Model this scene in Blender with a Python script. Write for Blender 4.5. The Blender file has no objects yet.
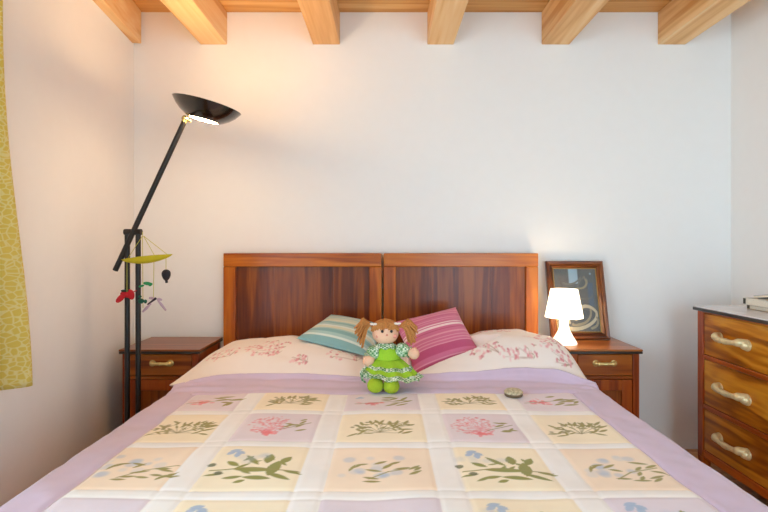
import bpy, math, random
import numpy as np
from mathutils import Vector, Matrix
random.seed(7)
RNG = np.random.RandomState(11)
C = bpy.context.scene.collection
PI = math.pi
FPX, CX, CY, CZ = 512.0, 386.0, 246.0, 1.15     # lens in pixels, vanishing point, eye height

def W(px, py, d):
    return Vector(((px-CX)/FPX*d, d, CZ-(py-CY)/FPX*d))

def lin(c):
    return c/12.92 if c <= 0.04045 else ((c+0.055)/1.055)**2.4
def rgb(r, g, b):
    return (lin(r/255), lin(g/255), lin(b/255), 1.0)
def rgb3(r, g, b):
    return np.array(rgb(r, g, b)[:3])

# ------------------------------------------------------------------ materials
def new_mat(name):
    m = bpy.data.materials.new(name); m.use_nodes = True
    nt = m.node_tree; b = nt.nodes['Principled BSDF']
    return m, nt, b
def plain(name, col, rough=0.5, metal=0.0, bump=0.0, bscale=80.0, emit=None, estr=0.0, var=0.06, coat=0.0, sheen=0.0):
    m, nt, b = new_mat(name)
    N = nt.nodes; L = nt.links
    tc = N.new('ShaderNodeTexCoord'); nz = N.new('ShaderNodeTexNoise'); nz.inputs['Scale'].default_value = bscale
    nz.inputs['Detail'].default_value = 4
    L.new(tc.outputs['Object'], nz.inputs['Vector'])
    mx = N.new('ShaderNodeMixRGB'); mx.blend_type = 'MULTIPLY'; mx.inputs[1].default_value = col
    rp = N.new('ShaderNodeValToRGB'); rp.color_ramp.elements[0].color = (1-var*2,)*3+(1,); rp.color_ramp.elements[1].color = (1, 1, 1, 1)
    rp.color_ramp.elements[0].position = .3; rp.color_ramp.elements[1].position = .7
    L.new(nz.outputs['Fac'], rp.inputs[0]); L.new(rp.outputs[0], mx.inputs[2]); mx.inputs[0].default_value = 1
    L.new(mx.outputs[0], b.inputs['Base Color'])
    b.inputs['Roughness'].default_value = rough; b.inputs['Metallic'].default_value = metal
    if coat: b.inputs['Coat Weight'].default_value = coat; b.inputs['Coat Roughness'].default_value = .08
    if sheen: b.inputs['Sheen Weight'].default_value = sheen
    if bump:
        bp = N.new('ShaderNodeBump'); bp.inputs['Strength'].default_value = bump; bp.inputs['Distance'].default_value = .004
        L.new(nz.outputs['Fac'], bp.inputs['Height']); L.new(bp.outputs[0], b.inputs['Normal'])
    if emit:
        b.inputs['Emission Color'].default_value = emit; b.inputs['Emission Strength'].default_value = estr
    return m
def printed(name, rough=0.85, bump=0.25, bscale=500.0, sheen=0.2, coat=0.0):
    """cloth or paper that carries a printed pattern"""
    m, nt, b = new_mat(name); N = nt.nodes; L = nt.links
    at = N.new('ShaderNodeAttribute'); at.attribute_name = 'print'
    L.new(at.outputs['Color'], b.inputs['Base Color'])
    b.inputs['Roughness'].default_value = rough
    b.inputs['Sheen Weight'].default_value = sheen
    if coat: b.inputs['Coat Weight'].default_value = coat; b.inputs['Coat Roughness'].default_value = .12
    tc = N.new('ShaderNodeTexCoord'); nz = N.new('ShaderNodeTexNoise'); nz.inputs['Scale'].default_value = bscale
    L.new(tc.outputs['Object'], nz.inputs['Vector'])
    bp = N.new('ShaderNodeBump'); bp.inputs['Strength'].default_value = bump; bp.inputs['Distance'].default_value = .002
    L.new(nz.outputs['Fac'], bp.inputs['Height']); L.new(bp.outputs[0], b.inputs['Normal'])
    return m
def wood(name, stops, axis='X', rough=0.35, scale=9.0, stretch=0.07, coat=0.3, knots=False, figure=0.45, fine=0.35):
    """grain runs along axis; stops = colours from dark to light"""
    m, nt, b = new_mat(name); N = nt.nodes; L = nt.links
    tc = N.new('ShaderNodeTexCoord'); oi = N.new('ShaderNodeObjectInfo')
    mp = N.new('ShaderNodeMapping'); s = [1.0, 1.0, 1.0]; s['XYZ'.index(axis)] = stretch
    mp.inputs['Scale'].default_value = s
    L.new(tc.outputs['Object'], mp.inputs['Vector'])
    mul = N.new('ShaderNodeMath'); mul.operation = 'MULTIPLY'; mul.inputs[1].default_value = 37.0
    L.new(oi.outputs['Random'], mul.inputs[0])
    def noise(sc, det, dist):
        n = N.new('ShaderNodeTexNoise'); n.noise_dimensions = '4D'
        n.inputs['Scale'].default_value = sc; n.inputs['Detail'].default_value = det; n.inputs['Distortion'].default_value = dist
        L.new(mp.outputs[0], n.inputs['Vector']); L.new(mul.outputs[0], n.inputs['W'])
        return n
    n1 = noise(scale, 3, 0.6); n2 = noise(scale*9, 4, 0.0)
    # growth rings: sine of a low noise
    r1 = N.new('ShaderNodeMath'); r1.operation = 'MULTIPLY'; r1.inputs[1].default_value = 38.0; L.new(n1.outputs['Fac'], r1.inputs[0])
    r2 = N.new('ShaderNodeMath'); r2.operation = 'SINE'; L.new(r1.outputs[0], r2.inputs[0])
    r3 = N.new('ShaderNodeMath'); r3.operation = 'MULTIPLY_ADD'; r3.inputs[1].default_value = .10*figure/0.45; L.new(r2.outputs[0], r3.inputs[0]); L.new(n1.outputs['Fac'], r3.inputs[2])
    r4 = N.new('ShaderNodeMath'); r4.operation = 'MULTIPLY_ADD'; r4.inputs[1].default_value = fine; L.new(n2.outputs['Fac'], r4.inputs[0]); L.new(r3.outputs[0], r4.inputs[2])
    r5 = N.new('ShaderNodeMath'); r5.operation = 'SUBTRACT'; r5.inputs[1].default_value = fine*.5; L.new(r4.outputs[0], r5.inputs[0])
    rp = N.new('ShaderNodeValToRGB'); cr = rp.color_ramp
    while len(cr.elements) < len(stops): cr.elements.new(.5)
    for i, c in enumerate(stops):
        cr.elements[i].position = .28+.44*i/(len(stops)-1); cr.elements[i].color = c
    L.new(r5.outputs[0], rp.inputs[0])
    out = rp.outputs[0]
    if knots:
        mk = N.new('ShaderNodeMapping'); s = [1.0, 1.0, 1.0]; s['XYZ'.index(axis)] = .45; mk.inputs['Scale'].default_value = s
        L.new(tc.outputs['Object'], mk.inputs['Vector'])
        v = N.new('ShaderNodeTexVoronoi'); v.voronoi_dimensions = '4D'; v.inputs['Scale'].default_value = 4.2
        L.new(mk.outputs[0], v.inputs['Vector']); L.new(mul.outputs[0], v.inputs['W'])
        kr = N.new('ShaderNodeValToRGB'); kr.color_ramp.elements[0].position = .07; kr.color_ramp.elements[0].color = (.35, .25, .18, 1)
        kr.color_ramp.elements[1].position = .13; kr.color_ramp.elements[1].color = (1, 1, 1, 1)
        L.new(v.outputs['Distance'], kr.inputs[0])
        mx = N.new('ShaderNodeMixRGB'); mx.blend_type = 'MULTIPLY'; mx.inputs[0].default_value = .8
        L.new(out, mx.inputs[1]); L.new(kr.outputs[0], mx.inputs[2]); out = mx.outputs[0]
    L.new(out, b.inputs['Base Color'])
    b.inputs['Roughness'].default_value = rough
    b.inputs['Coat Weight'].default_value = coat; b.inputs['Coat Roughness'].default_value = .12; b.inputs['Specular IOR Level'].default_value = .28
    bp = N.new('ShaderNodeBump'); bp.inputs['Strength'].default_value = .12; bp.inputs['Distance'].default_value = .002
    L.new(n2.outputs['Fac'], bp.inputs['Height']); L.new(bp.outputs[0], b.inputs['Normal'])
    return m

# ------------------------------------------------------------------ mesh building
class MB:
    def __init__(s): s.v = []; s.f = []; s.m = None
    def add(s, vs, fs):
        o = len(s.v); s.v += [tuple(p) for p in vs]; s.f += [tuple(i+o for i in f) for f in fs]; return s
    def box(s, a, b):
        x0, y0, z0 = [min(p, q) for p, q in zip(a, b)]; x1, y1, z1 = [max(p, q) for p, q in zip(a, b)]
        return s.add([(x0,y0,z0),(x1,y0,z0),(x1,y1,z0),(x0,y1,z0),(x0,y0,z1),(x1,y0,z1),(x1,y1,z1),(x0,y1,z1)],
                     [(0,3,2,1),(4,5,6,7),(0,1,5,4),(1,2,6,5),(2,3,7,6),(3,0,4,7)])
    def obox(s, c, ax, ay, az):           # oriented box from half-axis vectors
        c, ax, ay, az = map(Vector, (c, ax, ay, az))
        vs = [c+i*ax+j*ay+k*az for k in (-1, 1) for (i, j) in ((-1,-1),(1,-1),(1,1),(-1,1))]
        return s.add(vs, [(0,3,2,1),(4,5,6,7),(0,1,5,4),(1,2,6,5),(2,3,7,6),(3,0,4,7)])
    def tube(s, pts, r, n=10, cap=True, squash=1.0, up=None):
        pts = [Vector(p) for p in pts]
        rs = r if isinstance(r, (list, tuple)) else [r]*len(pts)
        prev = None; vs = []
        for i, p in enumerate(pts):
            t = (pts[min(i+1, len(pts)-1)]-pts[max(i-1, 0)]).normalized()
            ref = Vector(up) if up is not None else (prev if prev is not None else (Vector((0,0,1)) if abs(t.z) < .9 else Vector((1,0,0))))
            a = (ref-t*ref.dot(t)).normalized(); b = t.cross(a); prev = a
            for k in range(n):
                th = 2*PI*k/n; vs.append(p+a*math.cos(th)*rs[i]+b*math.sin(th)*rs[i]*squash)
        fs = [(i*n+k, i*n+(k+1) % n, (i+1)*n+(k+1) % n, (i+1)*n+k) for i in range(len(pts)-1) for k in range(n)]
        if cap:
            fs.append(tuple(range(n-1, -1, -1))); fs.append(tuple((len(pts)-1)*n+k for k in range(n)))
        return s.add(vs, fs)
    def lathe(s, prof, o=(0,0,0), axis=(0,0,1), n=32, closed=False):
        """prof = [(radius, height)]; rings about axis through o"""
        ax = Vector(axis).normalized(); ref = Vector((1,0,0)) if abs(ax.x) < .9 else Vector((0,1,0))
        a = (ref-ax*ref.dot(ax)).normalized(); b = ax.cross(a); o = Vector(o)
        vs = []
        for r, h in prof:
            for k in range(n):
                th = 2*PI*k/n; vs.append(o+ax*h+(a*math.cos(th)+b*math.sin(th))*r)
        m = len(prof)
        fs = [(i*n+k, i*n+(k+1) % n, ((i+1) % m)*n+(k+1) % n, ((i+1) % m)*n+k) for i in range(m if closed else m-1) for k in range(n)]
        if not closed:
            fs.append(tuple(range(n-1, -1, -1))); fs.append(tuple((m-1)*n+k for k in range(n)))
        return s.add(vs, fs)
    def ball(s, c, r, n=20, m=12, rot=None, warp=None):
        rx, ry, rz = r if isinstance(r, (tuple, list)) else (r, r, r)
        c = Vector(c); vs = []
        for i in range(m+1):
            ph = -PI/2+PI*i/m
            ph = max(-PI/2+.02, min(PI/2-.02, ph))
            for k in range(n):
                th = 2*PI*k/n
                p = Vector((rx*math.cos(ph)*math.cos(th), ry*math.cos(ph)*math.sin(th), rz*math.sin(ph)))
                if warp: p = warp(p)
                if rot is not None: p = rot @ p
                vs.append(c+p)
        fs = [(i*n+k, i*n+(k+1) % n, (i+1)*n+(k+1) % n, (i+1)*n+k) for i in range(m) for k in range(n)]
        fs.append(tuple(range(n-1, -1, -1))); fs.append(tuple(m*n+k for k in range(n)))
        return s.add(vs, fs)

def link(name, mesh, mat, parent=None, smooth=40):
    o = bpy.data.objects.new(name, mesh); C.objects.link(o)
    if mat: mesh.materials.append(mat)
    if parent is not None: o.parent = parent
    if smooth:
        mesh.polygons.foreach_set('use_smooth', [True]*len(mesh.polygons))
        mesh.set_sharp_from_angle(angle=math.radians(smooth))
    return o
def wloc(o):
    v = Vector((0,0,0))
    while o is not None: v += Vector(o.location); o = o.parent
    return v
def obj(name, mb, mat, parent=None, bevel=0.0, smooth=40, origin=None):
    """ONE mesh object; vertices are given in room coordinates"""
    base = wloc(parent) if parent is not None else Vector((0,0,0))
    org = Vector(origin) if origin is not None else (Vector(base) if parent is not None else Vector((0,0,0)))
    me = bpy.data.meshes.new(name)
    me.from_pydata([tuple(Vector(p)-org) for p in mb.v], [], mb.f); me.update()
    o = link(name, me, mat, parent, smooth)
    o.location = org-base
    if bevel:
        bv = o.modifiers.new('bevel', 'BEVEL'); bv.width = bevel; bv.segments = 2; bv.limit_method = 'ANGLE'
        bv.harden_normals = False
    return o
def grid(name, X, Y, Z, col, mat, parent=None, mask=None, back=None, origin=None, smooth=60):
    """cloth sheet from arrays (n,m); col (n,m,3) is its print; back=(X,Y,Z) closes it into a cushion"""
    n, m = X.shape
    base = wloc(parent) if parent is not None else Vector((0,0,0))
    org = Vector(origin) if origin is not None else Vector(base)
    P = np.stack([X, Y, Z], -1).reshape(-1, 3)
    idx = np.arange(n*m).reshape(n, m)
    q = np.stack([idx[:-1,:-1], idx[:-1,1:], idx[1:,1:], idx[1:,:-1]], -1)
    if mask is not None: q = q[mask]
    q = q.reshape(-1, 4); cl = col.reshape(-1, 3)
    if back is not None:
        B = np.stack(back, -1).reshape(-1, 3); bidx = idx+n*m
        border = np.zeros((n, m), bool); border[0,:] = border[-1,:] = border[:,0] = border[:,-1] = True
        bidx = np.where(border, idx, bidx)
        q2 = np.stack([bidx[:-1,:-1], bidx[1:,:-1], bidx[1:,1:], bidx[:-1,1:]], -1).reshape(-1, 4)
        q = np.concatenate([q, q2]); P = np.concatenate([P, B]); cl = np.concatenate([cl, cl])
    used = np.unique(q); rm = -np.ones(len(P), int); rm[used] = np.arange(len(used))
    P = P[used]-np.array(org); q = rm[q]; cl = cl[used]
    me = bpy.data.meshes.new(name)
    me.vertices.add(len(P)); me.vertices.foreach_set('co', P.astype(np.float32).ravel())
    me.loops.add(q.size); me.loops.foreach_set('vertex_index', q.astype(np.int32).ravel())
    me.polygons.add(len(q)); me.polygons.foreach_set('loop_start', np.arange(0, q.size, 4, dtype=np.int32))
    me.update(calc_edges=True); me.validate()
    ca = me.color_attributes.new('print', 'FLOAT_COLOR', 'POINT')
    ca.data.foreach_set('color', np.concatenate([cl, np.ones((len(cl), 1))], 1).astype(np.float32).ravel())
    o = link(name, me, mat, parent, smooth)
    o.location = org-base
    return o
def tag(o, label, cat, group=None):
    o['label'] = label; o['category'] = cat
    if group: o['group'] = group
    return o
def thing(name, label, cat, loc, group=None):
    o = bpy.data.objects.new(name, None); C.objects.link(o); o.location = loc; o.empty_display_size = .05
    return tag(o, label, cat, group)
def struct(name, mb, mat, bevel=0.0, smooth=40):
    o = obj(name, mb, mat, None, bevel, smooth); o['kind'] = 'structure'; return o

# print canvas -------------------------------------------------------
class Canvas:
    def __init__(s, u0, u1, nu, v0, v1, nv, base):
        s.u = np.linspace(u0, u1, nu); s.v = np.linspace(v0, v1, nv)
        s.col = np.empty((nv, nu, 3)); s.col[:] = base; s.aa = 0.75*max(s.u[1]-s.u[0], s.v[1]-s.v[0])
    def _win(s, a, b, c, d):
        i0, i1 = np.searchsorted(s.u, [a, b]); j0, j1 = np.searchsorted(s.v, [c, d])
        if i1 <= i0 or j1 <= j0: return None
        return (slice(j0, j1), slice(i0, i1), s.u[None, i0:i1], s.v[j0:j1, None])
    def _mix(s, js, is_, al, col):
        s.col[js, is_] = s.col[js, is_]*(1-al[..., None])+np.array(col)[None, None]*al[..., None]
    def leaf(s, cx, cy, L, w, ang, col, alpha=1.0):
        R = L/2+s.aa*2; win = s._win(cx-R-w, cx+R+w, cy-R-w, cy+R+w)
        if win is None: return
        js, is_, U, V = win; ca, sa = math.cos(ang), math.sin(ang)
        t = ((U-cx)*ca+(V-cy)*sa)/(L/2); q = np.abs(-(U-cx)*sa+(V-cy)*ca)
        d = (w/2)*(1-t*t)-q
        s._mix(js, is_, np.clip(d/s.aa+.5, 0, 1)*(np.abs(t) < 1)*alpha, col)
    def dot(s, cx, cy, r, col, alpha=1.0, ry=None, soft=0.0):
        ry = ry or r; R = max(r, ry)+s.aa*2+soft; win = s._win(cx-R, cx+R, cy-R, cy+R)
        if win is None: return
        js, is_, U, V = win
        d = 1-np.sqrt(((U-cx)/r)**2+((V-cy)/ry)**2)
        s._mix(js, is_, np.clip(d*min(r, ry)/(s.aa+soft)+.5, 0, 1)*alpha, col)
    def line(s, pts, w, col, alpha=1.0):
        for (ax, ay), (bx, by) in zip(pts[:-1], pts[1:]):
            R = w+s.aa*2; win = s._win(min(ax, bx)-R, max(ax, bx)+R, min(ay, by)-R, max(ay, by)+R)
            if win is None: continue
            js, is_, U, V = win; dx, dy = bx-ax, by-ay; l2 = dx*dx+dy*dy+1e-12
            t = np.clip(((U-ax)*dx+(V-ay)*dy)/l2, 0, 1)
            d = w/2-np.hypot(U-ax-t*dx, V-ay-t*dy)
            s._mix(js, is_, np.clip(d/s.aa+.5, 0, 1)*alpha, col)
    def rect(s, a, b, c, d, col, soft=0.0):
        win = s._win(a-soft, b+soft, c-soft, d+soft)
        if win is None: return
        js, is_, U, V = win
        e = np.minimum(np.minimum(U-a, b-U), np.minimum(V-c, d-V))
        s._mix(js, is_, np.clip(e/max(s.aa, soft)+.5, 0, 1), col)
def vnoise(U, V, sc, seed):
    """smooth value noise on arrays"""
    r = np.random.RandomState(seed).rand(64, 64)
    a, b = U*sc+100.3, V*sc+100.7; i, j = np.floor(a).astype(int), np.floor(b).astype(int)
    fa, fb = a-i, b-j; fa = fa*fa*(3-2*fa); fb = fb*fb*(3-2*fb)
    g = lambda p, q: r[p % 64, q % 64]
    return (g(i,j)*(1-fa)+g(i+1,j)*fa)*(1-fb)+(g(i,j+1)*(1-fa)+g(i+1,j+1)*fa)*fb-.5
def sm(x): x = np.clip(x, 0, 1); return x*x*(3-2*x)

# ------------------------------------------------------------------ materials used
M_wall = plain('white_plaster', rgb(240, 238, 235), .9, bump=.10, bscale=18, var=.006)
M_pine = wood('pine', [rgb(204, 144, 82), rgb(232, 186, 128), rgb(242, 210, 160)], 'Y', .55, 7, .05, 0.05, knots=True, figure=.3, fine=.25)
M_pineX = wood('pine_board', [rgb(190, 130, 64), rgb(218, 168, 102), rgb(232, 192, 134)], 'X', .55, 7, .05, 0.05, knots=True, figure=.3, fine=.25)
M_floor = wood('floor_wood', [rgb(170, 112, 62), rgb(206, 154, 100), rgb(224, 180, 128)], 'X', .4, 7, .06, 0.2)
M_panel = wood('walnut_panel', [rgb(80, 30, 4), rgb(120, 54, 9), rgb(152, 80, 18)], 'Z', .32, 9, .06, .12, figure=.32, fine=.5)
M_frameX = wood('cherry_frame_across', [rgb(138, 60, 8), rgb(178, 92, 16), rgb(200, 116, 28)], 'X', .3, 9, .07, .12)
M_frameZ = wood('cherry_frame_upright', [rgb(132, 56, 8), rgb(172, 86, 14), rgb(194, 110, 26)], 'Z', .3, 9, .07, .12)
M_nsZ = wood('nightstand_upright', [rgb(104, 36, 6), rgb(150, 64, 12), rgb(172, 86, 20)], 'Z', .3, 9, .07, .12)
M_nsX = wood('nightstand_across', [rgb(96, 38, 6), rgb(138, 66, 14), rgb(166, 92, 26)], 'X', .3, 9, .08, .12)
M_nstop = wood('nightstand_top', [rgb(104, 52, 20), rgb(148, 86, 40), rgb(172, 108, 56)], 'X', .3, 8, .08, .15)
M_drY = wood('dresser_drawer', [rgb(130, 66, 6), rgb(184, 108, 16), rgb(212, 144, 40)], 'Y', .28, 7, .13, .15, figure=.6)
M_drF = wood('dresser_frame', [rgb(134, 54, 8), rgb(174, 82, 14), rgb(196, 106, 26)], 'Y', .3, 9, .07, .12)
M_drZ = wood('dresser_upright', [rgb(134, 50, 8), rgb(170, 76, 14), rgb(188, 98, 24)], 'Z', .3, 9, .07, .12)
M_drtop = plain('pale_top_reflection', rgb(234, 230, 232), .2, var=.08, bscale=14)  # pale colour stands in for the wall reflected in the glossy dresser top
M_edge = plain('dark_edge', rgb(38, 24, 18), .3, coat=.4)
M_brass = plain('aged_brass', rgb(236, 208, 138), .26, .6, var=.1, bscale=60)
M_gilt = plain('pale_gilt', rgb(246, 224, 172), .28, .3, var=.12, bscale=50)
M_black = plain('black_lacquer', rgb(24, 19, 16), .42)
M_dish = plain('black_dish', rgb(24, 18, 15), .22, coat=.6)
M_white = plain('white_plastic', rgb(244, 240, 232), .35, var=.01)
M_quilt = printed('quilted_cotton', .9, .12, 420)
M_pillow = printed('floral_cotton', .9, .1, 400)
M_cush = printed('woven_stripe', .85, .35, 330)
M_art = printed('art_print', .5, .0, 100, 0, .3)
M_mattress = plain('mattress_ticking', rgb(225, 220, 212), .9)

# ------------------------------------------------------------------ room
XL, XR, YB, YR, ZC = -1.427, 1.955, 2.9, -1.7, 2.474
T = .25
LA = math.asin(.125)                                             # the left wall stands a little out of square
def skew(p):
    dx, dy = p[0]-XL, p[1]-YB
    return (XL+dx*math.cos(LA)-dy*math.sin(LA), YB+dx*math.sin(LA)+dy*math.cos(LA), p[2])
def skewed(mb): mb.v = [skew(p) for p in mb.v]; return mb
struct('floor', MB().box((XL-T, YR-T, -.12), (XR+T, YB+T, 0)), M_floor)
struct('wall_back', MB().box((XL-T, YB, 0), (XR+T, YB+T, ZC)), M_wall)
struct('wall_right', MB().box((XR, YR, 0), (XR+T, YB, ZC)), M_wall)
wy0, wy1, wz0, wz1 = -1.45, .85, .35, 2.20                       # window in the left wall, beside the curtain
b = MB().box((XL-T, YR-.02, 0), (XL, wy0, ZC)).box((XL-T, wy1, 0), (XL, YB+.06, ZC)).box((XL-T, wy0, 0), (XL, wy1, wz0)).box((XL-T, wy0, wz1), (XL, wy1, ZC))
struct('wall_left', skewed(b), M_wall)
rx0, rx1, rz0, rz1 = .55, 1.90, .02, 2.15                         # unseen opening added behind the camera to let in fill daylight
b = MB().box((XL-T, YR-T, 0), (rx0, YR, ZC)).box((rx1, YR-T, 0), (XR+T, YR, ZC)).box((rx0, YR-T, 0), (rx1, YR, rz0)).box((rx0, YR-T, rz1), (rx1, YR, ZC))
struct('wall_rear', b, M_wall)
M_sash = plain('window_paint', rgb(236, 232, 224), .5)
w = MB()
for (a, c) in (((XL-.16, wy0, wz0), (XL-.10, wy0+.05, wz1)), ((XL-.16, wy1-.05, wz0), (XL-.10, wy1, wz1)),
               ((XL-.16, wy0+.05, wz0), (XL-.10, wy1-.05, wz0+.05)), ((XL-.16, wy0+.05, wz1-.05), (XL-.10, wy1-.05, wz1))): w.box(a, c)
struct('window_1', skewed(w), M_sash, .004)
w = MB()
for (a, c) in (((rx0, YR-.16, rz0), (rx0+.05, YR-.10, rz1)), ((rx1-.05, YR-.16, rz0), (rx1, YR-.10, rz1)),
               ((rx0+.05, YR-.16, rz0), (rx1-.05, YR-.10, rz0+.05)), ((rx0+.05, YR-.16, rz1-.05), (rx1-.05, YR-.10, rz1))): w.box(a, c)
struct('rear_fill_opening', w, M_sash, .004)
# ceiling boards run across the beams
w = MB(); y = YR
k = 0
while y < YB-.001:
    y1 = min(YB, y+.135); w.box((XL-T, y+.0012, ZC), (XR+T, y1-.0012, ZC+.03)); y = y1
w.box((XL-T, YR-T, ZC+.03), (XR+T, YB+T, ZC+.09))
struct('ceiling', w, M_pineX)

BEAMS = [(115.5, 142.3, 'leftmost wooden ceiling beam, half sunk in the left wall'),
         (200.8, 227.3, 'wooden ceiling beam above the floor lamp, second from the left'),
         (313, 340, 'wooden ceiling beam above the left headboard half, third from the left'),
         (427.3, 453.8, 'wooden ceiling beam above the right headboard half, seen nearly end on'),
         (541.4, 569.2, 'wooden ceiling beam above the lit bedside lamp, second from the right'),
         (657.5, 685, 'rightmost wooden ceiling beam, next to the right wall')]
zb = CZ+(CY-44.8)/FPX*YB
for a, c, lab in BEAMS:
    x0, x1 = (a-CX)/FPX*YB, (c-CX)/FPX*YB
    bm_ = MB().box((x0, YR+.001, zb), (x1, YB-.001, ZC-.001))
    if a < 120: bm_ = skewed(MB().box((x0, YR+.1, zb), (x1, YB-.022, ZC-.001)))
    o = obj('ceiling_beam', bm_, M_pine, None, .004, origin=(x0, YR, zb))
    tag(o, lab, 'beam', 'exposed timber ceiling beams')

# ------------------------------------------------------------------ curtain at the left window
def curtain_material():
    m, nt, b = new_mat('yellow_print_curtain'); N = nt.nodes; L = nt.links
    tc = N.new('ShaderNodeTexCoord'); v = N.new('ShaderNodeTexVoronoi'); v.feature = 'DISTANCE_TO_EDGE'; v.inputs['Scale'].default_value = 60
    mp = N.new('ShaderNodeMapping'); mp.inputs['Scale'].default_value = (.3, 1, 1)
    L.new(tc.outputs['Object'], mp.inputs['Vector']); L.new(mp.outputs[0], v.inputs['Vector'])
    rp = N.new('ShaderNodeValToRGB'); rp.color_ramp.elements[0].position = .05; rp.color_ramp.elements[0].color = rgb(238, 226, 158)
    rp.color_ramp.elements[1].position = .12; rp.color_ramp.elements[1].color = rgb(230, 208, 102)
    L.new(v.outputs['Distance'], rp.inputs[0]); L.new(rp.outputs[0], b.inputs['Base Color'])
    b.inputs['Roughness'].default_value = .9
    tr = N.new('ShaderNodeBsdfTranslucent'); L.new(rp.outputs[0], tr.inputs['Color'])
    ms = N.new('ShaderNodeMixShader'); ms.inputs[0].default_value = .3
    L.new(b.outputs[0], ms.inputs[1]); L.new(tr.outputs[0], ms.inputs[2]); L.new(ms.outputs[0], N['Material Output'].inputs['Surface'])
    return m
nz_, ny_ = 60, 120
zz = np.linspace(.69, 2.20, nz_)[:, None]; s_ = np.linspace(0, 1, ny_)[None, :]
hi = 1.572+.135*sm((1.95-zz)/1.3)+.0*s_
lo = 1.17-.10*sm((1.9-zz)/1.4)
Yc = lo+(hi-lo)*s_; Xc = XL+(YB-Yc)*math.tan(LA)+.064+(.022+.012*(2.2-zz)/1.6)*np.sin(s_*2*PI*4.3+.6*np.sin(zz*2.0))+.012*np.sin(s_*19+zz*3)
cur = thing('curtain', 'yellow patterned fabric curtain hanging at the left edge of the picture', 'curtain', (XL+.25, 1.4, .69))
o = grid('curtain_panel', Xc, Yc, zz+0*s_, np.ones((nz_, ny_, 3)), curtain_material(), cur)
md = o.modifiers.new('thickness', 'SOLIDIFY'); md.thickness = .003
rod = thing('curtain_rod', 'thin metal curtain rod on the left wall above the yellow curtain', 'curtain rod', (XL+.3, .6, 2.215))
obj('rod', MB().tube([skew((XL+.062, -1.5, 2.215)), skew((XL+.062, 1.70, 2.215))], .011), M_black, rod)
for yy in (-1.4, 1.6):
    obj('bracket', MB().tube([skew((XL-.001, yy, 2.215)), skew((XL+.06, yy, 2.215))], .008), M_black, rod)

def prof(t, p, q): return np.power(np.clip(1-np.abs(t)**p, 0, 1), q)
# what lies on top presses into the softer thing below
REST = np.full((400, 500), 9.0); RX0, RY0, RS = -1.25, 1.8, .005
def press(Xa, Ya, Za):
    i = ((Ya.ravel()-RY0)/RS).astype(int); j = ((Xa.ravel()-RX0)/RS).astype(int)
    np.minimum.at(REST, (np.clip(i, 0, 399), np.clip(j, 0, 499)), Za.ravel())
def spread_rest():
    for k in range(45):
        for d_ in ((0, 1), (1, 0), (0, -1), (-1, 0)):
            np.minimum(REST, np.roll(REST, d_, (0, 1))+RS*1.1, out=REST)
def yield_to(Xa, Ya, Za, gap):
    fi = np.clip((Ya-RY0)/RS-.5, 0, 398); fj = np.clip((Xa-RX0)/RS-.5, 0, 498); i, j = fi.astype(int), fj.astype(int); fi, fj = fi-i, fj-j
    lim = (REST[i, j]*(1-fj)+REST[i, j+1]*fj)*(1-fi)+(REST[i+1, j]*(1-fj)+REST[i+1, j+1]*fj)*fi-gap
    return np.where((lim < 5), np.minimum(Za, lim), Za)
# ------------------------------------------------------------------ cushions
def cushion(A, B, Cc, D, thick, stripe, lab, seed, base):
    """A,B,Cc,D corners; stripes run along A->D"""
    n = 150
    u = np.linspace(0, 1, n)[None, :]; v = np.linspace(0, 1, n)[:, None]
    A, B, Cc, D = [np.array(p) for p in (A, B, Cc, D)]
    u2 = u+.035*np.sin(PI*v)*(1-2*u)**3*1.0; v2 = v+.035*np.sin(PI*u)*(1-2*v)**3
    P = ((1-u2)*(1-v2))[..., None]*A+((1-u2)*v2)[..., None]*B+(u2*v2)[..., None]*Cc+(u2*(1-v2))[..., None]*D
    nrm = np.cross(D-A, B-A); nrm = nrm/np.linalg.norm(nrm)
    if nrm[2] < 0: nrm = -nrm
    f = prof(2*u-1, 2.2, .55)*prof(2*v-1, 2.2, .55)
    U, V = u+0*v, v+0*u
    h = thick/2*f*(1+.12*vnoise(U, V, 5, seed))
    col = np.empty((n, n, 3)); col[:] = base
    for (a, b_, cc) in stripe:
        m_ = np.clip((np.minimum(v-a, b_-v))/.006+.5, 0, 1); col = col*(1-m_[..., None])+np.array(cc)*m_[..., None]
    col = np.broadcast_to(col, (n, n, 3))*(1+.04*vnoise(U, V, 60, seed+3)[..., None])
    T_ = P+nrm*h[..., None]; K_ = P-nrm*(h*.7)[..., None]
    press(K_[..., 0], K_[..., 1], K_[..., 2])
    o = grid('cushion', T_[..., 0], T_[..., 1], T_[..., 2], col, M_cush, None, back=(K_[..., 0], K_[..., 1], K_[..., 2]), origin=tuple((A+Cc)/2))
    tag(o, lab, 'cushion', 'striped throw cushions')
tA, tB, tD = W(296, 338.5, 2.46), W(331, 314.5, 2.72), W(365, 356, 2.36)
tq, tqd, tcr, tw = rgb3(164, 196, 192), rgb3(132, 174, 174), rgb3(214, 212, 188), rgb3(214, 224, 216)
cushion(tA, tB, tB+tD-tA, tD, .11,
        [(.0, .10, tqd), (.10, .14, tw), (.20, .27, tqd), (.30, .36, tcr), (.36, .40, tw), (.46, .50, tqd), (.53, .58, tcr), (.58, .66, rgb3(196, 206, 188)), (.72, .76, tcr), (.82, .86, tqd), (.92, 1, tqd)],
        'turquoise and cream striped cushion leaning left of the doll', 61, tq)
pB, pR, pT = W(415, 376, 2.245), W(482, 355, 2.42), W(455.5, 307, 2.68)
pk, pkd, pkl, pw = rgb3(210, 112, 148), rgb3(192, 80, 124), rgb3(228, 156, 178), rgb3(246, 218, 222)
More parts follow.
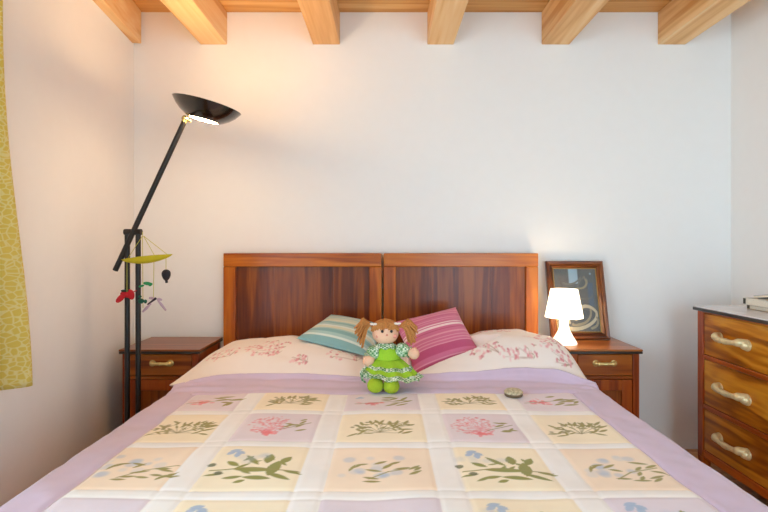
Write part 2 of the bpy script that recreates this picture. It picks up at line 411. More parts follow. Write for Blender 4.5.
cushion(pB, pT-pR+pB, pT, pR, .12,
        [(0, .06, pkd), (.06, .075, pkl), (.14, .26, pkd), (.26, .275, pkl), (.31, .325, pkl), (.36, .372, pkl), (.42, .445, pkl), (.50, .515, pkd), (.555, .595, pw), (.615, .635, pw),
         (.68, .69, pkl), (.72, .735, pkl), (.78, .79, pkd), (.82, .835, pkl), (.88, .895, pkl), (.94, .95, pkd)],
        'pink striped cushion with white lines leaning right of the doll', 62, pk)

spread_rest()
# ------------------------------------------------------------------ bed
BX = -.03; ZQ = .575
bed = thing('bed', 'double bed with a two part dark wood panelled headboard against the white wall', 'bed', (BX, 1.9, 0))
HY0, HY1 = 2.82, 2.875
zt = CZ-(254-CY)/FPX*HY0
def px_x(px, d): return (px-CX)/FPX*d
for (a, c) in ((223.2, 381.6), (383.6, 538.4)):
    x0, x1 = px_x(a, HY0), px_x(c, HY0)
    hb = obj('headboard', MB().box((x0+.060, HY0+.030, .42), (x1-.060, HY1-.004, zt-.068)), M_frameZ, bed, origin=(x0, HY0, .12))
    for xx in (x0, x1-.068):
        obj('stile', MB().box((xx, HY0, .12), (xx+.068, HY1, zt-.070)), M_frameZ, hb, .004, origin=(xx, HY0, .12))
    obj('top_rail', MB().box((x0+.001, HY0-.003, zt-.070), (x1-.001, HY1+.003, zt+.004)), M_frameX, hb, .004)
    obj('bottom_rail', MB().box((x0+.068, HY0+.004, .30), (x1-.068, HY1-.004, .42)), M_frameX, hb, .003)
    xm = (x0+x1)/2
    for (pa, pb) in ((x0+.060, xm-.16), (xm-.16, xm+.17), (xm+.17, x1-.060)):
        obj('veneer_panel', MB().box((pa+.0003, HY0+.018, .42), (pb-.0003, HY0+.029, zt-.07)), M_panel, hb, origin=(pa, HY0, .42))
    for yy in (x0+.004, x1-.064):
        obj('leg', MB().box((yy, HY0, 0), (yy+.06, HY1, .12)), M_frameZ, bed, .003)
for sx in (-1, 1):
    obj('side_rail', MB().box((BX+sx*.76, .86, .20), (BX+sx*.79, HY0-.002, .34)), M_frameX, bed, .003)
    obj('leg', MB().box((BX+sx*.79-.03, .80, 0), (BX+sx*.79+.03, .86, .34)), M_frameZ, bed, .003)
obj('foot_rail', MB().box((BX-.73, .81, .20), (BX+.73, .84, .34)), M_frameX, bed, .003)
obj('mattress', MB().box((BX-.755, .88, .345), (BX+.785, HY0-.01, ZQ-.017)), M_mattress, bed, .03)

# ------------------------------------------------------------------ bed pillows
PIL = []
def bed_pillow(x0, x1, y0, y1, H, lab, seed, drooping, clusters, inner, box=3.0):
    nu, nv = 240, 150
    zb_ = ZQ-.013
    c = Canvas(x0-.02, x1+.02, nu, y0, y1, nv, rgb3(240, 229, 222))
    r_ = random.Random(seed)
    for (cx, cy, rx, ry, n) in clusters:
        for k in range(6):
            a = r_.uniform(0, 2*PI); c.line([(cx+rx*.6, cy-ry*.6), (cx+rx*.8*math.cos(a), cy+ry*.8*math.sin(a))], .0032, rgb3(168, 128, 112), .6)
        for k in range(n):
            a = r_.uniform(0, 2*PI); q = math.sqrt(r_.random())
            px_, py_ = cx+math.cos(a)*q*rx, cy+math.sin(a)*q*ry
            cl = r_.choice([rgb3(228, 168, 170), rgb3(214, 134, 142), rgb3(238, 198, 198)])
            for j in range(3): c.dot(px_+r_.uniform(-.005, .005), py_+r_.uniform(-.007, .007), r_.uniform(.003, .006), cl, .8, r_.uniform(.004, .008))
            if k % 5 == 0: c.leaf(px_+.008, py_, .018, .006, r_.uniform(0, PI), rgb3(150, 140, 90), .7)
    u = np.linspace(-1, 1, nu)[None, :]; v = np.linspace(-1, 1, nv)[:, None]
    U, V = u+0*v, v+0*u
    X = (x0+x1)/2+U*(x1-x0)/2*(1-.05*(1-np.cos(V*PI/2))*0-.03*(V*V)); Y = (y0+y1)/2+V*(y1-y0)/2*(1-.05*(U*U))
    f = prof(U, box, .60)*np.where(V > 0, prof(V, 2.4, .60), prof(V, 2.3, 1.05))
    hh = H*(1-inner*sm((-U if inner > 0 and x0 > -.2 else U)*.8+.35)) if inner else H
    top = zb_+.004+f*hh*(1+.22*vnoise(X, Y, 7, seed)+.10*vnoise(X, Y, 16, seed+1))
    bot = zb_+0*top+.001
    wc = sm((-U*drooping-.72)/.28)*sm((-V-.25)/.75) if drooping else 0*U
    X = X-drooping*.045*wc-.035*sm(V*2+.6)*sm(U*2-1); top = top-.012*wc; bot = bot-.014*wc
    top = np.maximum(yield_to(X, Y, top, .003), bot+.006)
    PIL.append((X, Y, top))
    o = grid('pillow', X, Y, top, c.col, M_pillow, None, back=(X, Y, np.minimum(bot, top-.001)), origin=((x0+x1)/2, (y0+y1)/2, ZQ))
    tag(o, lab, 'pillow', 'floral bed pillows')
bed_pillow(-.895, -.035, 2.175, 2.80, .126, 'left floral bed pillow in a white case with pink blossoms, under the turquoise cushion', 41, 1,
           [(-.57, 2.40, .13, .09, 60), (-.77, 2.36, .08, .06, 26), (-.17, 2.36, .09, .06, 25), (-.38, 2.30, .06, .03, 14)], .12)
bed_pillow(-.015, .886, 2.17, 2.80, .170, 'right floral bed pillow in a white case with pink blossoms, under the pink cushion', 52, 0,
           [(.74, 2.40, .10, .09, 60), (.46, 2.32, .08, .05, 30), (.55, 2.58, .10, .05, 24), (.60, 2.28, .10, .03, 22), (.80, 2.27, .06, .04, 16)], .42, 6.0)

# ------------------------------------------------------------------ quilt
QX = -.004; HW = .826; RR = .068; DROP = .36
umax = HW+RR*PI/2+DROP
def bend(s, flat):
    """arc-length s past centre -> (horizontal, drop)"""
    a = np.abs(s); sg = np.sign(s)
    t = np.clip((a-flat)/RR, 0, PI/2)
    h = np.minimum(a, flat)+RR*np.sin(t)
    dz = RR*(1-np.cos(t))+np.maximum(0, a-flat-RR*PI/2)
    return sg*h, dz
NU, NV = 700, 640
V0, V1 = .45, 2.205
cv = Canvas(-umax, umax, NU, V0, V1, NV, rgb3(208, 188, 212))
UU, VV = np.meshgrid(cv.u, cv.v)
XCUT = [-.742, -.497, -.180, .160, .463, .728]
YCUT = [2.005, 1.774, 1.487, 1.190, .890, .60]
SASH = rgb3(242, 238, 236); YEL = rgb3(247, 232, 203); PEACH = rgb3(246, 224, 200); LIL = rgb3(228, 213, 220); LIL2 = rgb3(225, 213, 224)
OLIVE = rgb3(150, 138, 56); GREEN = rgb3(140, 138, 44); DKG = rgb3(92, 92, 40); ROSE = rgb3(222, 110, 116); PINK = rgb3(226, 150, 160); BLUE = rgb3(160, 180, 208); GREY = rgb3(206, 208, 214); STEM = rgb3(140, 128, 66)
cv.rect(XCUT[0], XCUT[-1], YCUT[-1], YCUT[0], SASH)
ROWS = [[LIL, YEL, LIL, YEL, LIL], [YEL, LIL, YEL, LIL, YEL], [PEACH, YEL, PEACH, YEL, PEACH], [LIL2, YEL, LIL2, YEL, LIL2], [YEL, LIL, YEL, LIL, YEL]]
def cells():
    for r in range(5):
        for c in range(5):
            x0 = XCUT[c]+(.0 if c == 0 else .034); x1 = XCUT[c+1]-(0 if c == 4 else .034)
            y1 = YCUT[r]-(.0 if r == 0 else .02); y0 = YCUT[r+1]+.02
            yield r, c, x0, x1, y0, y1
rd = random.Random(5)
def sprig(cx, cy, rx, ry, col, n=9, a0=-.3, a1=3.5):
    """little wreath of slim leaves on curving stems"""
    for k in range(n):
        a = a0+(a1-a0)*k/(n-1)+rd.uniform(-.12, .12); q = rd.uniform(.65, 1.05)
        ex, ey = cx+math.cos(a)*rx*q, cy-ry*.35+math.sin(a)*ry*q*1.2
        mx_, my_ = (cx+ex)/2+rd.uniform(-.008, .008), (cy-ry*.4+ey)/2+rd.uniform(-.01, .01)
        cv.line([(cx, cy-ry*.5), (mx_, my_), (ex, ey)], .0028, STEM, .8)
        dr_ = math.atan2(ey-my_, ex-mx_)
        cv.leaf(ex, ey, rd.uniform(.034, .052), rd.uniform(.009, .013), dr_+rd.uniform(-.5, .5), col)
        cv.leaf((mx_+ex)/2, (my_+ey)/2+.008, rd.uniform(.026, .04), rd.uniform(.007, .011), dr_+rd.choice((-1, 1))*rd.uniform(.6, 1.1), col)
        if k % 2: cv.leaf(mx_, my_, rd.uniform(.022, .032), .008, dr_+rd.uniform(-1, 1), col)
def rose(cx, cy, r):
    for k in range(16):
        a = rd.uniform(0, 2*PI); q = rd.uniform(0, r)
        cv.leaf(cx+math.cos(a)*q*1.3, cy+math.sin(a)*q*.9, rd.uniform(.018, .036), .013, rd.uniform(0, PI), ROSE*rd.uniform(.9, 1.25), .75)
for r, c, x0, x1, y0, y1 in cells():
    cv.rect(x0, x1, y0, y1, ROWS[r][c])
    cx, cy = (x0+x1)/2, (y0+y1)/2-.005; w_ = x1-x0; h_ = y1-y0
    if r == 0 and c in (0, 2, 4):                      # pink rose with green leaves
        rose(cx-.035, cy-.01, .032)
        for k in range(9):
            t = k/8; cv.leaf(cx+.015+.075*t, cy+rd.uniform(-.055, .055)+.005, rd.uniform(.04, .065), .014, rd.uniform(-.4, 1.2), OLIVE)
        cv.line([(cx-.1, cy-.02), (cx-.03, cy), (cx+.09, cy+.02)], .004, STEM)
        for k in range(4): cv.leaf(cx-.055+rd.uniform(-.03, .02), cy+rd.uniform(-.035, .035), .03, .006, rd.uniform(0, PI), ROSE, .6)
        if c == 2:
            for (dx, dy) in ((-.008, 0), (.008, .004), (0, .012)): cv.leaf(cx-.085+dx, cy+.05+dy, .022, .012, .5, BLUE, .8)
    elif r in (0, 1) and ROWS[r][c] is YEL:            # olive sprigs
        sprig(cx-.005, cy-.005, .088, .080 if r else .062, OLIVE, 12)
        sprig(cx+.05, cy+.01, .045, .05, OLIVE, 4, .2, 2.2)
        for k in range(8): cv.dot(cx-.065+rd.uniform(-.03, .03), cy+rd.uniform(-.045, .045), .007, STEM, .8)
    elif r in (1, 4) and c in (1, 3):                  # lacy pink flowers
        for k in range(140):
            a = rd.uniform(0, 2*PI); q = math.sqrt(rd.random())
            px_, py_ = cx-.03+math.cos(a)*q*.068, cy+.012+math.sin(a)*q*.082
            cv.dot(px_, py_, rd.uniform(.003, .0055), PINK if rd.random() < .6 else ROSE, .75)
            if k % 4 == 0: cv.line([(px_, py_), (cx-.01, cy-.03)], .002, PINK, .6)
        rose(cx-.012, cy-.058, .02)
        for k in range(7): cv.leaf(cx+.055+rd.uniform(-.035, .04), cy+rd.uniform(-.06, .06), rd.uniform(.03, .05), .011, rd.uniform(-.5, 1.2), OLIVE)
        cv.line([(cx+.01, cy-.03), (cx+.06, cy), (cx+.1, cy+.03)], .004, STEM)
    elif (r in (2, 3) and c in (1, 3)) or (r == 3 and c == 4):    # bold green leaves and a blue butterfly
        m_ = 1 if c < 2 else 1
        base = [(-.10, -.02, .05, .010, .25), (-.065, .018, .045, .017, -.5), (-.045, -.03, .05, .015, .1), (-.015, .03, .07, .016, -.75),
                (.0, -.005, .11, .024, -.12), (.03, .035, .055, .026, 1.3), (.055, -.002, .085, .032, 1.2), (.078, .03, .05, .022, .9),
                (.075, -.03, .075, .017, -.4), (.02, -.035, .075, .019, -.15), (.11, -.015, .05, .012, -.2), (-.02, -.045, .03, .014, .3)]
        for (dx, dy, L_, ww, an) in base: cv.leaf(cx+dx*.95, cy+dy*1.55-.008, L_*1.05, ww*1.08, an*1.2, GREEN)
        for k in range(6): cv.leaf(cx+rd.uniform(-.08, .08), cy+rd.uniform(-.07, .06), rd.uniform(.03, .05), rd.uniform(.008, .014), rd.uniform(-1.2, 1.2), GREEN)
        cv.line([(cx-.11, cy-.018), (cx-.03, cy-.004), (cx+.06, cy-.02), (cx+.12, cy-.026)], .005, OLIVE)
        for (dx, dy) in ((-.115, .012), (-.085, -.03)): cv.dot(cx+dx, cy+dy, .011, DKG, .9, .010)
        for (dx, dy, an) in ((-.012, 0, .9), (.012, .003, -.6), (-.004, .016, .3), (.008, -.012, 1.6)): cv.leaf(x0+.052+dx, y1-.05+dy, .034, .018, an, BLUE, .9)
        for k in range(5): cv.dot(cx-.05+rd.uniform(-.06, .08), cy+.05+rd.uniform(-.02, .02), .014, BLUE, .25, soft=.012)
    else:                                              # faint blue grey bouquets with slim leaves
        for k in range(15): cv.dot(cx-.03+rd.uniform(-.07, .08), cy+.01+rd.uniform(-.055, .06), rd.uniform(.009, .017), GREY if rd.random() < .5 else BLUE, .42, soft=.006)
        for k in range(12): cv.leaf(cx+.035+rd.uniform(-.06, .07), cy-.015+rd.uniform(-.06, .05), rd.uniform(.03, .055), .011, rd.uniform(-.4, 1.0), OLIVE)
        cv.line([(cx-.03, cy-.06), (cx+.02, cy-.02), (cx+.10, cy+.005)], .004, OLIVE)
        for k in range(3): cv.leaf(cx-.075+.012*k, cy-.0+.01*k, .04, .009, 1.2-.5*k, OLIVE)
    # soft watercolour wash of the print
wash = 1+.045*vnoise(UU, VV, 14, 3)[..., None]+.03*vnoise(UU, VV, 40, 4)[..., None]
cv.col = np.clip(cv.col*wash, 0, 1)
H, dzu = bend(UU, HW)
flare = np.maximum(0, np.abs(UU)-HW-RR)*.06*np.sign(UU)
Yv = np.maximum(VV, .80-.0); fv = np.maximum(0, .80-VV)
_, dzv = bend(fv+HW, HW); Yq = VV*1.0
Yq = np.where(VV < .80, .80-RR*np.sin(np.clip(fv/RR, 0, PI/2)), VV)
drop = np.maximum(dzu, dzv)
flatm = np.clip(1-drop/.05, 0, 1)
Z = ZQ-drop
Z += flatm*(.010*vnoise(UU, VV, 3.2, 21)+.007*vnoise(UU, VV, 8, 22))
inp = sm((UU-XCUT[0])/.02)*sm((XCUT[-1]-UU)/.02)*sm((YCUT[0]-VV)/.02)
for s in XCUT[1:-1]:
    for e in (-.034, .034): Z -= .0018*np.exp(-((UU-s-e)/.007)**2)*inp
for s in YCUT[1:-1]:
    for e in (-.02, .02): Z -= .0018*np.exp(-((VV-s-e)/.007)**2)*inp
for s in (XCUT[0], XCUT[-1]): Z -= .005*np.exp(-((UU-s)/.009)**2)*sm((YCUT[0]-VV)/.02+1)
Z -= .005*np.exp(-((VV-YCUT[0])/.009)**2)*(np.abs(UU) < .76)
# ruffled head border and wavy side borders
hb_ = sm((VV-YCUT[0])/.05)*flatm
Z += hb_*(.008*np.sin(VV*62+2.5*vnoise(UU, VV, 4, 31)+UU*2.2)*(.4+vnoise(UU, VV, 3, 32)+.5)*.6+.010*vnoise(UU*.6, VV, 18, 33))
Z += .010*sm((VV-2.12)/.15)*flatm*np.exp(-((UU)/.6)**4)
Z += .006*vnoise(UU, VV, 22, 34)*sm((np.abs(UU)-.73)/.03)*flatm
Yq = Yq-.075*sm((np.abs(UU)-.68)/.2)*sm((VV-1.98)/.22)
Hn = H+flare+(.008*np.sin(VV*26+1.2*np.sin(VV*9))*sm((np.abs(UU)-HW-.03)/.15)+.008*vnoise(UU, VV, 6, 35)*sm((np.abs(UU)-HW)/.1))*np.sign(UU)
PT = np.full((120, 500), -9.0)                              # quilt edge laps over the front of the pillows
for (Xp, Yp, Zp) in PIL:
    m_ = Yp.ravel() < 2.39
    i = np.clip(((Yp.ravel()-2.0)/.005).astype(int), 0, 119); j = np.clip(((Xp.ravel()+1.25)/.005).astype(int), 0, 499)
    np.maximum.at(PT, (i[m_], j[m_]), Zp.ravel()[m_])
for k in range(30):
    for d_ in ((0, 1), (1, 0), (0, -1), (-1, 0)): PT = np.maximum(PT, np.roll(PT, d_, (0, 1))-.004)
XX = Hn+QX
i = np.clip(((VV-2.0)/.005).astype(int), 0, 119); j = np.clip(((XX+1.25)/.005).astype(int), 0, 499)
Zl = PT[i, j]+.011
Z = np.where((VV > 2.02) & (Zl > .4) & (np.abs(UU) < HW+.06), np.maximum(Z, Zl), Z)
for k in range(6):
    Zs = Z.copy(); Zs[1:-1, 1:-1] = (Z[1:-1, 1:-1]*2+Z[:-2, 1:-1]+Z[2:, 1:-1]+Z[1:-1, :-2]+Z[1:-1, 2:])/6
    Z = np.where(VV > 2.05, Zs, Z)
dl = sm((.20-np.abs(H+QX-.012))/.04)*sm((VV-1.93)/.04)*sm((2.15-VV)/.06)
Z = Z*(1-dl)+np.minimum(Z, ZQ-.001)*dl
Z = yield_to(Hn+QX, Yq, Z, .003)
quilt = thing('quilt', 'lilac bordered patchwork quilt with printed flower squares spread over the bed', 'quilt', (QX, 1.5, ZQ))
pm = (UU[:-1,:-1] > XCUT[0]) & (UU[:-1,:-1] < XCUT[-1]) & (VV[:-1,:-1] < YCUT[0]-.001)
for nm, mk in (('patchwork_panel', pm), ('border', ~pm)):
    o = grid(nm, Hn+QX, Yq, Z, cv.col, M_quilt, quilt, mask=mk)
    md = o.modifiers.new('padding', 'SOLIDIFY'); md.thickness = .010; md.offset = -1
bpy.data.objects['border']['label'] = 'plain lilac border'

# ------------------------------------------------------------------ nightstands
def bow_handle(c, along, out, L, off, r, mat, parent, fancy=False):
    c, a, n = Vector(c), Vector(along), Vector(out)
    up = a.cross(n)
    h = MB(); pts = []; rs = []
    for k in range(25):
        t = -1+2*k/24; s = abs(t)
        o_ = off*(1-s**6)**.5 if s < 1 else 0
        pts.append(c+a*(L/2*t)+n*max(o_, .001)+up*(.06*L*(t**2)*(1 if fancy else 0)))
        bul = 1+.55*math.exp(-((s-.80)/.12)**2)+.25*math.exp(-(t/.10)**2)
        if fancy: bul = .92+.62*math.exp(-((s-.86)/.16)**2)+.2*math.exp(-(t/.2)**2)
        rs.append(r*bul)
    h.tube(pts, rs, 12)
    for sg in (-1, 1):
        h.ball(c+a*(L/2*sg)+n*(r*.8), (r*1.7,)*3, 14, 8)
        h.lathe([(r*2.1, 0), (r*2.0, r*.5), (r*1.3, r*.8)], c+a*(L/2*sg), n, 16)
    return obj('handle', h, mat, parent, origin=c)
def nightstand(x0, x1, lab, hx, hinge):
    yf, yb, zt_ = 2.51, 2.865, .642
    cxm = (x0+x1)/2
    t = thing('nightstand', lab, 'nightstand', (cxm, (yf+yb)/2, 0), 'pair of wooden nightstands')
    obj('top', MB().box((x0, yf, zt_-.010), (x1, yb, zt_)), M_nstop, t, .003)
    obj('top_edge', MB().box((x0+.001, yf+.001, zt_-.022), (x1-.001, yb, zt_-.0101)), M_edge, t, .002)
    a, b_ = x0+.012, x1-.012; f = yf+.014
    cs = MB().box((a, f, .08), (a+.032, f+.032, zt_-.022)).box((b_-.032, f, .08), (b_, f+.032, zt_-.022))
    cs.box((a, yb-.036, .08), (a+.032, yb-.004, zt_-.022)).box((b_-.032, yb-.036, .08), (b_, yb-.004, zt_-.022))
    for xx in (a, b_-.032):
        cs.box((xx+.002, f+.032, .08), (xx+.030, yb-.036, .13)); cs.box((xx+.002, f+.032, zt_-.08), (xx+.030, yb-.036, zt_-.022))
    cs.box((a+.032, yb-.02, .08), (b_-.032, yb-.006, zt_-.022))
    obj('carcass', cs, M_nsZ, t, .002)
    for xx in (a+.012, b_-.020):
        obj('side_panel', MB().box((xx, f+.030, .125), (xx+.008, yb-.034, zt_-.075)), M_panel, t)
    obj('rail', MB().box((a+.032, f+.003, .492), (b_-.032, f+.03, .508)), M_nsX, t, .002)
    obj('rail', MB().box((a+.032, f+.003, .08), (b_-.032, f+.03, .11)), M_nsX, t, .002)
    d = obj('drawer', MB().box((a+.034, f-.001, .511), (b_-.034, f+.25, zt_-.026)), M_nsX, t, .003, origin=(a+.034, f, .511))
    bow_handle((hx, f-.001, .572), (1, 0, 0), (0, -1, 0), 0.088, .018, .0080, M_brass, d)
    dr = MB().box((a+.034, f+.002, .112), (a+.084, f+.022, .490)).box((b_-.084, f+.002, .112), (b_-.034, f+.022, .490))
    dr.box((a+.084, f+.002, .436), (b_-.084, f+.022, .490)).box((a+.084, f+.002, .112), (b_-.084, f+.022, .166))
    d = obj('door', dr, M_nsZ, t, .003, origin=(a+.034, f, .112))
    obj('door_panel', MB().box((a+.080, f+.012, .160), (b_-.080, f+.018, .440)), M_panel, d)
    for xx in (a, b_-.032):
        for yy in (f, yb-.036):
            obj('leg', MB().tube([(xx+.016, yy+.016, 0), (xx+.016, yy+.016, .0805)], [.012, .016], 4, up=(1, 1, 0)), M_nsZ, t)
nightstand(-1.312, -.912, 'wooden nightstand with brass pulled drawer behind the floor lamp poles', -1.106, 1)
nightstand(.900, 1.261, 'wooden nightstand carrying the lit white lamp and framed picture', 1.078, -1)

# ------------------------------------------------------------------ lit table lamp
lx, ly, lz = .928, 2.668, .642
lamp = thing('table_lamp', 'small lit white table lamp with cone shade in front of the framed picture', 'lamp', (lx, ly, lz))
def glow_plastic(name, col, e):
    m, nt, b = new_mat(name); N = nt.nodes; L = nt.links
    tr = N.new('ShaderNodeBsdfTranslucent'); tr.inputs['Color'].default_value = col
    nz = N.new('ShaderNodeTexNoise'); nz.inputs['Scale'].default_value = 30
    b.inputs['Base Color'].default_value = col; b.inputs['Roughness'].default_value = .4
    b.inputs['Emission Color'].default_value = (1, .86, .66, 1); b.inputs['Emission Strength'].default_value = e
    ms = N.new('ShaderNodeMixShader'); ms.inputs[0].default_value = .5
    L.new(b.outputs[0], ms.inputs[1]); L.new(tr.outputs[0], ms.inputs[2]); L.new(ms.outputs[0], N['Material Output'].inputs['Surface'])
    return m
M_shade = glow_plastic('lit_shade_plastic', rgb(250, 244, 232), 3.0)
M_lbase = glow_plastic('lit_base_plastic', rgb(250, 246, 240), 1.6)
obj('base', MB().lathe([(.064, 0), (.066, .004), (.060, .016), (.046, .038), (.030, .068), (.023, .095), (.022, .115), (.027, .135), (.030, .150), (.018, .152)], (lx, ly, lz), n=40), M_lbase, lamp, smooth=60)
obj('shade', MB().lathe([(.096, .138), (.068, .283), (.0655, .283), (.0935, .138)], (lx, ly, lz), n=48, closed=True), M_shade, lamp)
obj('bulb', MB().ball((lx, ly, lz+.195), (.022, .022, .028)).tube([(lx, ly, lz+.15), (lx, ly, lz+.18)], .012), plain('bulb_glass', rgb(255, 244, 220), .3, emit=(1, .80, .52, 1), estr=6), lamp)

# ------------------------------------------------------------------ framed picture leaning on the wall
fx0, fx1 = .890, 1.207
fb, ft = Vector((0, 2.772, .6435)), Vector((0, 2.872, 1.062))
fup = (ft-fb).normalized(); fn = Vector((0, -fup.z, fup.y)); FH = (ft-fb).length
pic = thing('framed_picture', 'brown framed picture of pale swirling cloth leaning on the wall behind the lamp', 'picture', (0, 2.79, .642))
pic.location = ((fx0+fx1)/2, 2.79, .642)
def FP(x, h, n_): return Vector((x, 0, 0))+fb+fup*h+fn*n_
fw = .040
M_pf = wood('picture_frame_wood', [rgb(54, 22, 8), rgb(96, 48, 20), rgb(128, 72, 34)], 'X', .3, 10, .08, .4)
M_pfz = wood('picture_frame_wood_upright', [rgb(54, 22, 8), rgb(96, 48, 20), rgb(128, 72, 34)], 'Z', .3, 10, .08, .4)
def moulding(p0, p1, inward, mat, nm):
    """stepped picture moulding between mitred ends"""
    p0, p1 = Vector(p0), Vector(p1); iw = Vector(inward); d_ = (p1-p0).normalized()
    pr = [(0, 0), (0, .020), (.006, .026), (.016, .024), (.022, .017), (.028, .019), (.034, .013), (fw, .008), (fw, 0)]
    vs = []
    for (s_, n_) in pr: vs.append(p0+iw*s_+d_*s_+fn*n_)
    for (s_, n_) in pr: vs.append(p1+iw*s_-d_*s_+fn*n_)
    k = len(pr); fs = [(i, (i+1) % k, k+(i+1) % k, k+i) for i in range(k)]+[tuple(range(k-1, -1, -1)), tuple(range(k, 2*k))]
    return obj(nm, MB().add(vs, fs), mat, pic, smooth=20)
ex = Vector((1, 0, 0))
moulding(FP(fx0, 0, 0), FP(fx1, 0, 0), fup, M_pf, 'frame_side'); moulding(FP(fx0, FH, 0), FP(fx1, FH, 0), -fup, M_pf, 'frame_side')
moulding(FP(fx0, 0, 0), FP(fx0, FH, 0), ex, M_pfz, 'frame_side'); moulding(FP(fx1, 0, 0), FP(fx1, FH, 0), -ex, M_pfz, 'frame_side')
aw, ah = fx1-fx0-2*fw, FH-2*fw
sl = MB()
for (a0, a1) in (((fw-.004, fw-.004), (aw+fw+.004, fw+.002)), ((fw-.004, ah+fw-.002), (aw+fw+.004, ah+fw+.004)), ((fw-.004, fw+.002), (fw+.002, ah+fw-.002)), ((aw+fw-.002, fw+.002), (aw+fw+.004, ah+fw-.002))):
    c0, c1 = FP(fx0+a0[0], a0[1], 0), FP(fx0+a1[0], a1[1], 0)
    mid = (c0+c1)/2+fn*.007
    sl.obox(mid, ex*((a1[0]-a0[0])/2), fup*((a1[1]-a0[1])/2), fn*.0025)
obj('gilt_slip', sl, plain('gilt_slip', rgb(176, 136, 70), .35, .6), pic)
obj('backing_board', MB().obox(FP((fx0+fx1)/2, FH/2, .002), ex*(aw/2+.01), fup*(ah/2+.01), fn*.002), M_edge, pic)
ac = Canvas(0, aw, 130, 0, ah, 180, rgb3(92, 88, 82))
UA, VA = np.meshgrid(ac.u, ac.v)
ac.col = ac.col*(1+.5*vnoise(UA, VA, 14, 71)[..., None]+.25*vnoise(UA, VA, 40, 72)[..., None])
def curve(pts, w0, w1, col, al):
    n = 24
    for k in range(n):
        t = k/n; t2 = (k+1)/n
        f = lambda q: tuple((1-q)**3*pts[0][i]+3*q*(1-q)**2*pts[1][i]+3*q*q*(1-q)*pts[2][i]+q**3*pts[3][i] for i in (0, 1))
        ac.line([f(t), f(t2)], w0+(w1-w0)*t, col, al)
bg, bg2, gr = rgb3(214, 196, 158), rgb3(168, 148, 112), rgb3(120, 112, 100)
ac.rect(.085, .135, ah-.085, ah, rgb3(170, 190, 200), .006)
ac.rect(.02, .075, ah-.20, ah-.04, rgb3(104, 92, 84), .02)
ac.rect(.185, .215, .14, .27, rgb3(84, 100, 116), .008)
for (pts, a, b_, cc, al) in [
    ([(.06, .02), (.14, .00), (.24, .06), (.22, .11)], .022, .012, bg, .95), ([(.09, .04), (.16, .03), (.20, .08), (.19, .12)], .016, .01, bg2, .9),
    ([(.22, .11), (.19, .15), (.14, .15), (.12, .11)], .014, .022, bg, .9), ([(.07, .05), (.05, .09), (.10, .10), (.11, .06)], .014, .012, bg, .9),
    ([(.13, .10), (.16, .12), (.15, .06), (.10, .05)], .010, .018, rgb3(90, 82, 70), .8), ([(.19, .02), (.23, .03), (.23, .06), (.22, .08)], .014, .008, bg2, .9),
    ([(.13, .24), (.17, .23), (.20, .27), (.17, .30)], .010, .012, bg2, .85), ([(.13, .25), (.15, .30), (.18, .31), (.19, .28)], .010, .006, gr, .8),
    ([(.05, .27), (.09, .25), (.13, .27), (.15, .30)], .012, .008, gr, .8), ([(.12, .19), (.17, .17), (.20, .18), (.21, .20)], .006, .004, gr, .8),
    ([(.12, .23), (.14, .20), (.12, .17), (.13, .14)], .010, .006, gr, .6), ([(.03, .30), (.05, .27), (.04, .2), (.05, .14)], .012, .02, rgb3(98, 84, 72), .7)]:
    curve(pts, a, b_, cc, al)
ac.dot(.205, ah-.03, .006, rgb3(150, 170, 178), .9)
Oo = FP(fx0+fw, fw, .0045)
o = grid('print', Oo.x+UA, Oo.y+fup.y*VA, Oo.z+fup.z*VA, np.clip(ac.col, 0, 1), M_art, pic)
def glass_mat():
    m, nt, b = new_mat('picture_glass'); N = nt.nodes; L = nt.links
    tp = N.new('ShaderNodeBsdfTransparent'); gl = N.new('ShaderNodeBsdfGlossy'); gl.inputs['Roughness'].default_value = .03
    fr = N.new('ShaderNodeFresnel'); fr.inputs['IOR'].default_value = 1.45
    ms = N.new('ShaderNodeMixShader'); L.new(fr.outputs[0], ms.inputs[0]); L.new(tp.outputs[0], ms.inputs[1]); L.new(gl.outputs[0], ms.inputs[2])
    L.new(ms.outputs[0], N['Material Output'].inputs['Surface']); return m
obj('glass', MB().obox(FP((fx0+fx1)/2, FH/2, .0062), ex*(aw/2+.003), fup*(ah/2+.003), fn*.0008), glass_mat(), pic)

# ------------------------------------------------------------------ dresser
dx0, dx1, dy0, dy1, dzt = 1.556, 1.945, 1.50, 2.600, .849
dr = thing('dresser', 'wooden chest of three drawers with pale bow handles against the right wall', 'dresser', ((dx0+dx1)/2, (dy0+dy1)/2, 0))
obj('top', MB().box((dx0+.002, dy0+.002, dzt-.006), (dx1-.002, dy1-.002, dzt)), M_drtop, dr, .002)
obj('top_edge', MB().box((dx0, dy0, dzt-.022), (dx1, dy1, dzt-.0055)), M_edge, dr, .003)
fx = dx0+.018; ya, yb = dy0+.02, dy1-.012
cs = MB()
for yy in (ya, yb-.045):
    cs.box((fx, yy, .10), (fx+.045, yy+.045, dzt-.020)); cs.box((dx1-.05, yy, .10), (dx1-.005, yy+.045, dzt-.020))
obj('post', MB().box((fx, yb-.045, .10), (fx+.045, yb, dzt-.02)), M_drZ, dr, .003)
obj('post', MB().box((fx, ya, .10), (fx+.045, ya+.045, dzt-.02)), M_drZ, dr, .003)
obj('post', MB().box((dx1-.05, yb-.045, .10), (dx1-.005, yb, dzt-.02)), M_drZ, dr, .003)
obj('post', MB().box((dx1-.05, ya, .10), (dx1-.005, ya+.045, dzt-.02)), M_drZ, dr, .003)
for yy in (yb-.03, ya+.015):
    obj('side_panel', MB().box((fx+.045, yy, .10), (dx1-.05, yy+.015, dzt-.02)), M_drZ, dr)
obj('back_panel', MB().box((dx1-.02, ya+.045, .10), (dx1-.01, yb-.045, dzt-.02)), M_drF, dr)
ZD = [(.613, .818), (.368, .590), (.140, .345)]
